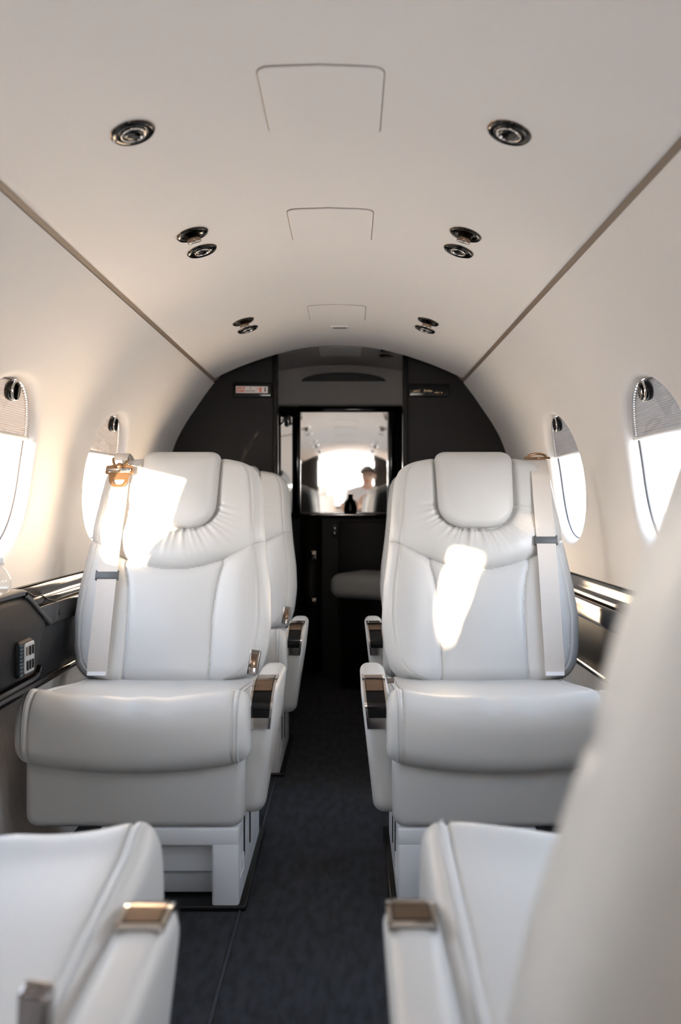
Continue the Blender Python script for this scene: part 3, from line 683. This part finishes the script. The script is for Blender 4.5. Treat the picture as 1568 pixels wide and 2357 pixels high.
# ------------------------------------------------------------------ ceiling fittings
def ceil_frame(x, y):
    e = 0.01; t = Vector((2*e, 0, ceil_z(x+e)-ceil_z(x-e))).normalized(); nrm = Vector((t.z, 0, -t.x))      # into the cabin
    if nrm.z > 0: nrm = -nrm
    yv = Vector((0, 1, 0)); xv = yv.cross(nrm); M = Matrix((xv, yv, nrm)).transposed().to_4x4(); M.translation = Vector((x, y, ceil_z(x))); return M
def spot(x, y, kind, where):
    M = ceil_frame(x, y); root = empty('ceiling_gasper' if kind == 'gasper' else 'ceiling_spotlight', M.translation); root.rotation_euler = M.to_euler()
    if kind == 'big': tag(root, 'single round black spotlight, '+where, 'spotlight', 'single ceiling spotlights')
    elif kind == 'gasper': tag(root, 'round black ceiling air nozzle, '+where, 'air vent', 'paired ceiling air nozzles')
    else: tag(root, 'round black ceiling reading light, '+where, 'reading light', 'paired ceiling reading lights')
    R = 0.0365
    MB().lathe([(R*0.2, 0.0025), (R*0.55, 0.0025), (R*0.62, 0.0035), (R*0.95, 0.0050), (R, 0.003), (R, -0.004), (R*0.2, -0.004)], 40).build('bezel', 'gloss_black', root)
    MB().lathe([(R*0.985, 0.0012), (R*1.03, 0.0014), (R*1.04, 0.0), (R*1.0, -0.003)], 40).build('outer_ring', 'smoke_metal', root)
    if kind == 'gasper':
        T = Matrix.Rotation(math.radians(-14), 4, 'X')
        nz = MB().lathe([(0.004, 0.0), (0.017, 0.0), (0.0155, 0.014), (0.0165, 0.018), (0.0150, 0.0195), (0.0125, 0.017), (0.0115, 0.010), (0.002, 0.010)], 28, T).build('nozzle', 'smoke_metal', root)
        MB().lathe([(0.0125, 0.0175), (0.0165, 0.0178), (0.0165, 0.0200), (0.0135, 0.0203)], 28, T).build('nozzle_rim', 'chrome', nz)
    else:
        rl = R*0.56 if kind == 'big' else R*0.5
        rg = MB().lathe([(rl*0.98, 0.002), (rl*1.04, 0.003), (rl*1.03, 0.0065), (rl*0.97, 0.0070), (rl*0.93, 0.006), (rl*0.93, 0.002)], 32).build('lens_ring', 'chrome', root)
        MB().lathe([(0.001, 0.0070), (rl*0.5, 0.0066), (rl*0.92, 0.0055), (rl*0.92, 0.001), (0.001, 0.001)], 28).build('lens', 'gloss_black', root)
    return root
LX = 0.311
for sx in (-1, 1):
    sd_n = 'sunlit-wall side' if sx < 0 else 'bluish-wall side'
    for y, wh in ((1.362, 'beside the broad soft-edged hatch'), (0.46, 'over the aisle by the photographer')): spot(sx*LX, y, 'big', wh+', '+sd_n)
    for y, wh in ((1.875, 'beside the dark-edged hatch'), (2.772, 'beside the hatch near the sensor'), (-0.1, 'over the crouching person'), (-1.0, 'by the forward partition')): spot(sx*LX, y, 'gasper', wh+', '+sd_n); spot(sx*LX, y+0.122, 'light', wh+', '+sd_n)
def hatch(yc, n, zf=ceil_z, grp='ceiling oxygen hatches', lab='flush rounded rectangular hatch in the ceiling'):
    root = tag(empty('ceiling_hatch', (0.003, yc, zf(0))), lab, 'hatch', grp); o0 = root.location
    def mk(w, l, r, th, m, nm):
        p = rpoly([(-w, -l, r), (w, -l, r), (w, l, r), (-w, l, r)], 8)
        # densify so the sheet follows the curve of the ceiling
        q = []
        for (a, b) in zip(p, p[1:]+p[:1]):
            k = max(1, int(math.hypot(b[0]-a[0], b[1]-a[1])/0.02)); q += [(a[0]+(b[0]-a[0])*t/k, a[1]+(b[1]-a[1])*t/k) for t in range(k)]
        rings = []
        for s_, h in ((1.0, 0.004), (1.0, -th*0.5), (0.994, -th), (0.75, -th), (0.5, -th), (0.25, -th), (0.02, -th)): rings.append([(x*s_, y*s_, zf(x*s_)+h-o0.z) for x, y in q])
        return sharp(MB().loft(rings).build(nm, m, root), 40)
    mk(0.0990, 0.1135, 0.017, 0.0008, 'taupe', 'hatch_gap')
    mk(0.0972, 0.1117, 0.016, 0.0030, 'liner', 'hatch_cover')
    return root
for y, lb_ in ((1.362, 'rounded ceiling hatch with soft edges between the two single spotlights'), (1.966, 'rounded ceiling hatch with a dark edge line between paired spotlights'), (2.866, 'rounded ceiling hatch next to the small slotted sensor'), (0.55, 'rounded ceiling hatch over the broad-backed seat'), (-0.35, 'rounded ceiling hatch over the crouching person')): hatch(y, 0, lab=lb_)
zl = lambda x: 1.585-0.32*x*x
hatch(3.86, 9, zl, None, 'shaded rounded hatch in the lavatory ceiling')
ss = tag(empty('ceiling_sensor', (at(782, 753, 3.10).x, 3.10, ceil_z(0))), 'small slotted sensor plate on the ceiling near the bulkhead', 'sensor')
box('sensor_plate', (0, 0, -0.002), (0.068, 0.040, 0.006), 'liner', ss, 0.002); box('sensor_slot', (0, 0, -0.0048), (0.050, 0.016, 0.002), 'black', ss)
for y, lb_ in ((3.76, 'round black lavatory spotlight close to the cabin ceiling lip'), (3.90, 'round black lavatory spotlight close to the air grille')):
    x = 0.222; M = Matrix.Translation((x, y, zl(x)))
    o = MB().lathe([(0.002, -0.004), (0.020, -0.005), (0.033, -0.006), (0.036, -0.003), (0.036, 0.004)], 32).build('lavatory_spotlight', 'gloss_black'); o.location = (x, y, zl(x)); tag(o, lb_, 'spotlight', 'lavatory spotlights')

# ------------------------------------------------------------------ signs on the bulkhead
def sign_frame(name, px0, px1, py0, py1, lab):
    y = 3.548; a = at(px0, py0, y); b = at(px1, py1, y); w = b.x-a.x; h = a.z-b.z
    root = tag(empty(name, ((a.x+b.x)/2, y, (a.z+b.z)/2)), lab, 'sign')
    p = rpoly([(-w/2, -h/2, 0.008), (w/2, -h/2, 0.008), (w/2, h/2, 0.008), (-w/2, h/2, 0.008)], 5)
    slab(p, 0.016, 0.005, lambda a, b, o: (a, -o, b), 4).build('sign_bezel', 'gloss_black', root); return root, w, h
def flat(parent, name, pts, m, d=-0.0115, th=0.0008):
    return mobj(name, [(x, d, z) for x, z in pts]+[(x, d+th, z) for x, z in pts], [tuple(range(len(pts)))]+[tuple(range(2*len(pts)-1, len(pts)-1, -1))]+[(k, (k+1) % len(pts), len(pts)+(k+1) % len(pts), len(pts)+k) for k in range(len(pts))], m, parent, smooth=False)
PXM = 3.54/F_PX
sg, w, h = sign_frame('bulkhead_placard', 537, 626, 881, 915, 'white and orange safety placard on the dark bulkhead')
ox = at(580, 896, 3.54).x-sg.location.x; oz = at(580, 896, 3.54).z-sg.location.z
P = lambda zx, zy: (ox+((520+zx/11.2)-580)*PXM, oz-((870+zy/11.2)-896)*PXM)     # from the enlarged crop of the placard
def quad(x0, y0, x1, y1): return [P(x0, y1), P(x1, y1), P(x1, y0), P(x0, y0)]
flat(sg, 'placard_plate', rpoly([(*P(262, 384), 0.002), (*P(1082, 390), 0.002), (*P(1082, 222), 0.002), (*P(262, 212), 0.002)], 4), 'placard', -0.0095, 0.002)
for q in (quad(290, 240, 486, 262), quad(290, 336, 486, 358), quad(290, 240, 312, 358), quad(464, 240, 486, 358)): flat(sg, 'icon_frame', q, 'orange')
flat(sg, 'icon_slash', [P(330, 250), P(440, 356), P(462, 356), P(352, 250)], 'orange')
for q in (quad(318, 292, 352, 300), quad(378, 318, 404, 330), quad(420, 280, 452, 290)): flat(sg, 'icon_mark', q, 'ink')
flat(sg, 'print_mark', quad(616, 254, 652, 282), 'ink')
for k in range(9): flat(sg, 'print_letter', quad(528+k*26, 322+(k % 3)*3, 546+k*26, 348), 'ink')
for k in range(4): flat(sg, 'print_letter', quad(784, 250+k*22, 802, 258+k*22), 'ink')
flat(sg, 'extinguisher_icon', [P(872, 372), P(912, 372), P(914, 262), P(904, 244), P(880, 244), P(870, 262)], 'orange')
flat(sg, 'extinguisher_hose', [P(830, 262), P(846, 252), P(852, 292), P(840, 300)], 'orange'); flat(sg, 'extinguisher_handle', [P(924, 246), P(946, 266), P(940, 278), P(920, 262)], 'ink')
flat(sg, 'arrow', [P(1016, 366), P(1042, 322), P(1028, 322), P(1030, 240), P(1006, 240), P(1004, 322), P(990, 322)], 'gloss_black')
sg, w, h = sign_frame('cabin_sign', 941, 1034, 884, 914, 'black glass sign with faint amber marks on the dark bulkhead')
ox = at(987, 899, 3.54).x-sg.location.x; oz = at(987, 899, 3.54).z-sg.location.z
P = lambda zx, zy: (ox+((920+zx/11.2)-987)*PXM, oz-((870+zy/11.2)-899)*PXM)
for q in ([P(348, 372), P(475, 356), P(478, 308), P(350, 322)], quad(496, 296, 520, 372), [P(684, 346), P(840, 362), P(846, 324), P(760, 306), P(690, 312)], quad(902, 358, 1022, 394)): flat(sg, 'sign_mark', q, 'amber_print', -0.0088, 0.0012)
for cx, cy, rx, ry in ((650, 328, 26, 40), (1084, 376, 20, 18)): flat(sg, 'sign_mark', [P(cx+rx*math.cos(a), cy-ry*math.sin(a)) for a in np.linspace(0, 2*math.pi, 13)[:-1]], 'amber_print', -0.0088, 0.0012)

# ------------------------------------------------------------------ lavatory fittings
vm = tag(empty('vanity_mirror', (0.02, 4.335, 1.08)), 'large vanity mirror reflecting the bright cabin', 'mirror')
a = at(692, 949, 4.30); b = at(894, 1179, 4.30)
box('mirror_glass', ((a.x+b.x)/2-0.02, -0.03, (a.z+b.z)/2-1.08), (b.x-a.x, 0.008, a.z-b.z), 'mirror', vm)
mb = MB(); mb.box((0.06, -0.025, a.z+0.016-1.08), (0.60, 0.05, 0.028), 0.005); mb.box((a.x-0.018-0.02, -0.025, 0.018), (0.036, 0.05, 0.540), 0.005); mb.box((b.x+0.018-0.02, -0.025, 0.018), (0.036, 0.05, 0.540), 0.005)
sharp(mb.build('mirror_frame', 'gloss_black', vm), 40)
sm = tag(empty('side_mirror', (at(659, 1000, 4.30).x, 4.305, 1.05), math.radians(14)), 'narrow bright mirror strip beside the vanity mirror', 'mirror')
a2 = at(646, 960, 4.30); b2 = at(672, 1179, 4.30)
box('mirror_glass', (0, -0.005, (a2.z+b2.z)/2-1.05), (b2.x-a2.x, 0.008, a2.z-b2.z), 'mirror', sm)
box('mirror_edge', (-(b2.x-a2.x)/2-0.009, 0, 0.035), (0.018, 0.02, 0.53), 'gloss_black', sm, 0.004)
hk = tag(empty('coat_hook', at(664, 968, 4.27)), 'chrome and black coat hook at the mirror corner', 'hook')
box('hook_plate', (0, 0, 0), (0.026, 0.01, 0.05), 'camera_black', hk, 0.003)
MB().tube([(-0.008, -0.008, 0.018), (-0.010, -0.02, 0.0), (-0.016, -0.032, -0.012), (-0.022, -0.036, -0.004)], 0.006, 8).build('hook_arm', 'chrome', hk)
MB().tube([(0.008, -0.008, 0.014), (0.010, -0.02, -0.006), (0.014, -0.030, -0.022), (0.018, -0.036, -0.018)], 0.006, 8).build('hook_arm', 'chrome', hk)
box('hook_block', (0, -0.004, 0), (0.01, 0.02, 0.05), 'chrome', hk, 0.003)
vc_ = tag(empty('vanity_cabinet', (0, 4.2, 0)), 'black gloss vanity cabinet with rounded column and chrome latches', 'cabinet')
box('cabinet_body', (0.02, 0.075, 0.40), (0.88, 0.13, 0.80), 'bulkhead', vc_)
box('counter', (0.02, 0.05, 0.812), (0.90, 0.20, 0.024), 'gloss_black', vc_, 0.008, 4)
box('counter_edge', (0.02, -0.051, 0.8155), (0.88, 0.004, 0.006), 'chrome', vc_, 0.001)
MB().lathe([(0.001, 0.02), (0.056, 0.02), (0.056, 0.798), (0.001, 0.798)], 40, Matrix.Translation((-0.150, 0.0, 0))).build('rounded_column', 'bulkhead', vc_)
box('cabinet_door', (0.20, 0.002, 0.52), (0.42, 0.02, 0.52), 'bulkhead', vc_, 0.004)
for z in (0.612, 0.375):
    l = box('door_latch', (-0.138, -0.056, z), (0.034, 0.008, 0.046), 'chrome', vc_, 0.003); box('latch_paddle', (-0.138, -0.061, z+0.006), (0.022, 0.004, 0.026), 'smoke_metal', l, 0.001)
op = box('outlet_plate', (-0.03, -0.012, 0.735), (0.026, 0.008, 0.062), 'camera_black', vc_, 0.002)
for z in (0.748, 0.722): MB().lathe([(0.001, 0), (0.007, 0), (0.006, 0.004), (0.001, 0.004)], 14, Matrix.Translation((-0.03, -0.016, z)) @ Matrix.Rotation(math.pi/2, 4, 'X')).build('outlet_button', 'chrome', op)
gb = tag(empty('glass_bottle', (at(807, 1186, 4.22).x, 4.20, 0.824)), 'small dark glass bottle standing before the vanity mirror', 'bottle')
MB().lathe([(0.004, 0), (0.030, 0.0), (0.034, 0.010), (0.033, 0.030), (0.024, 0.056), (0.014, 0.072), (0.011, 0.082), (0.003, 0.082)], 28).build('bottle_body', 'dark_glass', gb)
MB().lathe([(0.002, 0.080), (0.012, 0.080), (0.012, 0.094), (0.002, 0.096)], 20).build('bottle_cap', 'gloss_black', gb)
lb = tag(empty('lavatory_bench', (0.205, 3.93, 0)), 'shaded leather bench cushion in the dark lavatory', 'bench'); lb.rotation_euler = (0, 0, math.radians(-28))
cu = rpoly([(-0.21, -0.17, 0.05), (0.21, -0.17, 0.05), (0.21, 0.17, 0.05), (-0.21, 0.17, 0.05)], 7)
slab(cu, 0.115, 0.045, lambda a, b, o: (a, b, 0.485+o), 7, 0.006).build('bench_cushion', 'leather', lb)
box('bench_base', (0.02, 0.0, 0.214), (0.36, 0.28, 0.428), 'black', lb, 0.01)

# ------------------------------------------------------------------ console by the sunlit wall
cs = tag(empty('side_console', (-0.70, 1.62, 0.52)), 'black woven-pattern side console with switch panel under the window', 'console')
prof = rpoly([(-0.40, -0.025, 0.02), (0.195, -0.025, 0.035), (0.215, 0.045, 0.06), (0.265, 0.080, 0.03), (0.130, 0.158, 0.05), (-0.40, 0.158, 0.02)], 8)
slab(prof, 0.115, 0.016, lambda a, b, o: (o+0.005, a, b), 5).build('console_body', 'carbon', cs)
tops = [(-0.40, 0.160), (0.08, 0.160), (0.115, 0.155), (0.15, 0.143), (0.20, 0.115), (0.268, 0.078)]
tp = catmull(tops, 6); rings = []
for y, z in tp: rings.append([(-0.055, y, z-0.006), (0.058, y, z-0.006), (0.066, y, z-0.001), (0.066, y, z+0.006), (0.058, y, z+0.010), (0.02, y, z+0.012), (-0.055, y, z+0.012)])
sharp(MB().loft(rings).build('console_top', 'lacquer', cs), 45)
rings = []
for y, z in ((-0.40, -0.026), (0.165, -0.026), (0.190, -0.022), (0.202, -0.008)): rings.append([(0.045, y, z-0.005), (0.067, y, z-0.005), (0.067, y, z+0.003), (0.045, y, z+0.003)])
sharp(MB().loft(rings).build('console_rim', 'lacquer', cs), 40)
bl = rpoly([(0.066, -0.010, 0.012), (0.148, -0.010, 0.012), (0.148, 0.066, 0.012), (0.066, 0.066, 0.012)], 5)
slab(bl, 0.020, 0.009, lambda a, b, o: (0.062+o, a, b), 4).build('switch_mount', 'carbon', cs)
swp = rpoly([(0.090, -0.004, 0.006), (0.142, -0.004, 0.006), (0.142, 0.060, 0.006), (0.090, 0.060, 0.006)], 4)
sw = slab(swp, 0.004, 0.0015, lambda a, b, o: (0.0725+o, a, b), 2).build('switch_panel', 'switch_grey', cs)
for k in range(3):
    for r in range(2):
        if r == 1 and k == 0: box('switch_screen', (0.075, 0.103, 0.043), (0.002, 0.016, 0.018), 'smoke_metal', sw)
        else: box('switch_rocker', (0.076, 0.101+k*0.015, 0.013+r*0.030), (0.003, 0.008, 0.020), 'gloss_black', sw, 0.001)
for k in range(9): box('vent_slit', (0.0715, 0.076, -0.002+k*0.0075), (0.003, 0.016, 0.004), 'teal_plastic', cs)
dc = tag(empty('water_bottle', (-0.706, 1.765, 0.689)), 'clear glass bottle with white cap on the black console', 'bottle')
MB().lathe([(0.004, 0), (0.026, 0), (0.028, 0.006), (0.028, 0.022), (0.020, 0.038), (0.012, 0.046), (0.011, 0.054), (0.003, 0.054)], 28).build('bottle_body', 'bottle_glass', dc)
MB().lathe([(0.002, 0.051), (0.0135, 0.051), (0.0135, 0.066), (0.002, 0.067)], 20).build('bottle_cap', 'white_tag', dc)
pts = [tuple(p) for p in catmull([(-0.749, 2.02, 0.658), (-0.736, 2.05, 0.641), (-0.727, 2.07, 0.641), (-0.716, 2.09, 0.628), (-0.708, 2.10, 0.625), (-0.701, 2.11, 0.614), (-0.6955, 2.115, 0.585)], 5)]
tag(MB().tube(pts, 0.0018, 8).build('charging_cable', 'black'), 'thin black cable lying over the grooved ledge', 'cable')

# ------------------------------------------------------------------ the photographer behind the lens (seen in the mirror)
def skin(name, verts, edges, radii, m, parent=None, sub=2):
    me = bpy.data.meshes.new(name); me.from_pydata(verts, edges, []); o = bpy.data.objects.new(name, me); COL.objects.link(o)
    md = o.modifiers.new('skin', 'SKIN'); md.use_smooth_shade = True
    if not me.skin_vertices: bpy.context.view_layer.objects.active = o; o.select_set(True)
    sv = me.skin_vertices[0].data if me.skin_vertices else None
    if sv is None:
        bm = bmesh.new(); bm.from_mesh(me); bm.verts.layers.skin.verify(); bm.to_mesh(me); bm.free(); sv = me.skin_vertices[0].data
    for i, r in enumerate(radii): sv[i].radius = r if isinstance(r, tuple) else (r, r); sv[i].use_root = (i == 0)
    ss_ = o.modifiers.new('sub', 'SUBSURF'); ss_.levels = sub; ss_.render_levels = sub
    me.materials.append(MATS[m])
    if parent is not None: o.parent = parent
    return o
BX, BY = 0.235, -0.62
pv = [(BX, BY-0.16, 0.50), (BX, BY-0.10, 0.66), (BX, BY-0.03, 0.84), (BX+0.004, BY+0.04, 0.97), (BX+0.008, BY+0.085, 1.06), (BX+0.010, BY+0.115, 1.115), (BX+0.005, BY+0.150, 1.17), (BX, BY+0.165, 1.225),
      (BX-0.17, BY+0.05, 0.98), (BX-0.24, BY+0.17, 0.80), (BX-0.195, BY+0.40, 0.835),
      (BX+0.17, BY+0.05, 0.98), (BX+0.20, BY+0.20, 0.76), (BX-0.06, BY+0.40, 0.815),
      (BX-0.10, BY-0.14, 0.46), (BX-0.12, BY+0.20, 0.10), (BX-0.12, BY-0.24, 0.06), (BX-0.12, BY-0.40, 0.05),
      (BX+0.10, BY-0.14, 0.46), (BX+0.14, BY+0.22, 0.40), (BX+0.14, BY+0.16, 0.09), (BX+0.14, BY+0.30, 0.04)]
pe = [(0, 1), (1, 2), (2, 3), (3, 4), (4, 5), (5, 6), (6, 7), (3, 8), (8, 9), (9, 10), (3, 11), (11, 12), (12, 13), (0, 14), (14, 15), (15, 16), (16, 17), (0, 18), (18, 19), (19, 20), (20, 21)]
prr = [(0.145, 0.11), (0.13, 0.10), (0.15, 0.105), (0.12, 0.09), 0.055, 0.06, (0.080, 0.095), (0.07, 0.085), 0.058, 0.043, 0.030, 0.058, 0.043, 0.030, 0.085, 0.062, 0.045, 0.035, 0.085, 0.062, 0.045, 0.038]
pr = skin('person', pv, pe, prr, 'skin'); tag(pr, 'person in a white shirt crouching in the aisle holding a camera, seen in the mirror', 'person')
def clothes(name, idx, extra, m):
    mp = {k: i for i, k in enumerate(idx)}; ed = [(mp[a], mp[b]) for a, b in pe if a in mp and b in mp]
    rr = [tuple(q+extra for q in (prr[k] if isinstance(prr[k], tuple) else (prr[k], prr[k]))) for k in idx]
    return skin(name, [pv[k] for k in idx], ed, rr, m, pr)
clothes('shirt', [0, 1, 2, 3, 4, 8, 9, 11, 12], 0.014, 'shirt'); clothes('trousers', [0, 14, 15, 16, 18, 19, 20], 0.015, 'trousers')
hc = Vector((BX+0.003, BY+0.150, 1.195))
bm = bmesh.new(); bmesh.ops.create_uvsphere(bm, u_segments=24, v_segments=16, radius=1.0)
bmesh.ops.delete(bm, geom=[v for v in bm.verts if v.co.z < -0.1 + 0.5*max(0, v.co.y) or v.co.y > 0.80], context='VERTS'); bm.verts.index_update()
vs = [hc+Vector((v.co.x*0.090, v.co.y*0.108-0.012, v.co.z*0.098+0.005)) for v in bm.verts]; fs = [[v.index for v in f.verts] for f in bm.faces]; bm.free(); mobj('hair', vs, fs, 'hair', pr)
fc = hc+Vector((0, 0.095, -0.045))
for sx in (-1, 1):
    e = MB().lathe([(0.001, -0.008), (0.009, -0.006), (0.012, 0), (0.009, 0.006), (0.001, 0.008)], 12, Matrix.Translation(fc+Vector((sx*0.032, -0.004, 0.035)))).build('eye', 'camera_black', pr)
    MB().box(hc+Vector((sx*0.086, 0.0, -0.02)), (0.014, 0.034, 0.055), 0.006, 3).build('ear', 'skin', pr)
MB().tube([fc+Vector((0, -0.005, 0.035)), fc+Vector((0, 0.012, 0.0)), fc+Vector((0, -0.002, -0.006))], [0.008, 0.012, 0.008], 10).build('nose', 'skin', pr)
MB().box(fc+Vector((0, -0.003, -0.032)), (0.046, 0.012, 0.010), 0.004, 2).build('mouth', 'orange', pr)
for w_, s_ in ((Vector(pv[10]), -1), (Vector(pv[13]), 1)):
    hx = CAM.x+s_*0.078; palm = Vector((hx+s_*0.012, -0.150, 0.850))
    mb = MB(); mb.tube([w_, w_.lerp(palm, 0.55), palm, palm+Vector((0, 0.035, 0.012))], [0.027, 0.024, 0.028, 0.022], 12)
    for k in range(4):
        z = 0.885-0.021*k; b0 = palm+Vector((0, 0.030, z-0.852)); ln = (0.9, 1.0, 0.95, 0.78)[k]
        mb.tube([b0, b0+Vector((s_*0.004, 0.030*ln, 0)), b0+Vector((-s_*0.012, 0.052*ln, -0.002)), b0+Vector((-s_*0.032*ln, 0.056*ln, -0.004))], [0.0095, 0.009, 0.008, 0.0065], 8)
    mb.tube([palm+Vector((-s_*0.008, 0.0, 0.02)), palm+Vector((-s_*0.030, 0.008, 0.036)), palm+Vector((-s_*0.050, 0.012, 0.034))], [0.011, 0.010, 0.008], 8)
    mb.build('hand', 'skin', pr)
pc = tag(empty('photo_camera', (CAM.x, -0.11, 0.87)), 'black camera held up in the aisle, seen in the mirror', 'camera')
box('camera_body', (0, 0, -0.005), (0.130, 0.050, 0.090), 'camera_black', pc, 0.012, 3); box('viewfinder_hump', (0, 0, 0.050), (0.055, 0.045, 0.030), 'camera_black', pc, 0.008, 3)
ln = MB().lathe([(0.001, 0.0), (0.036, 0.0), (0.036, 0.030), (0.033, 0.034), (0.035, 0.040), (0.035, 0.068), (0.029, 0.070), (0.026, 0.060), (0.001, 0.058)], 32, Matrix.Translation((0, 0.022, 0)) @ Matrix.Rotation(-math.pi/2, 4, 'X')).build('lens', 'camera_black', pc)
MB().lathe([(0.001, 0.0595), (0.015, 0.0598), (0.0255, 0.0610), (0.001, 0.0612)], 28, Matrix.Translation((0, 0.022, 0)) @ Matrix.Rotation(-math.pi/2, 4, 'X')).build('lens_glass', 'screen_glass', ln)
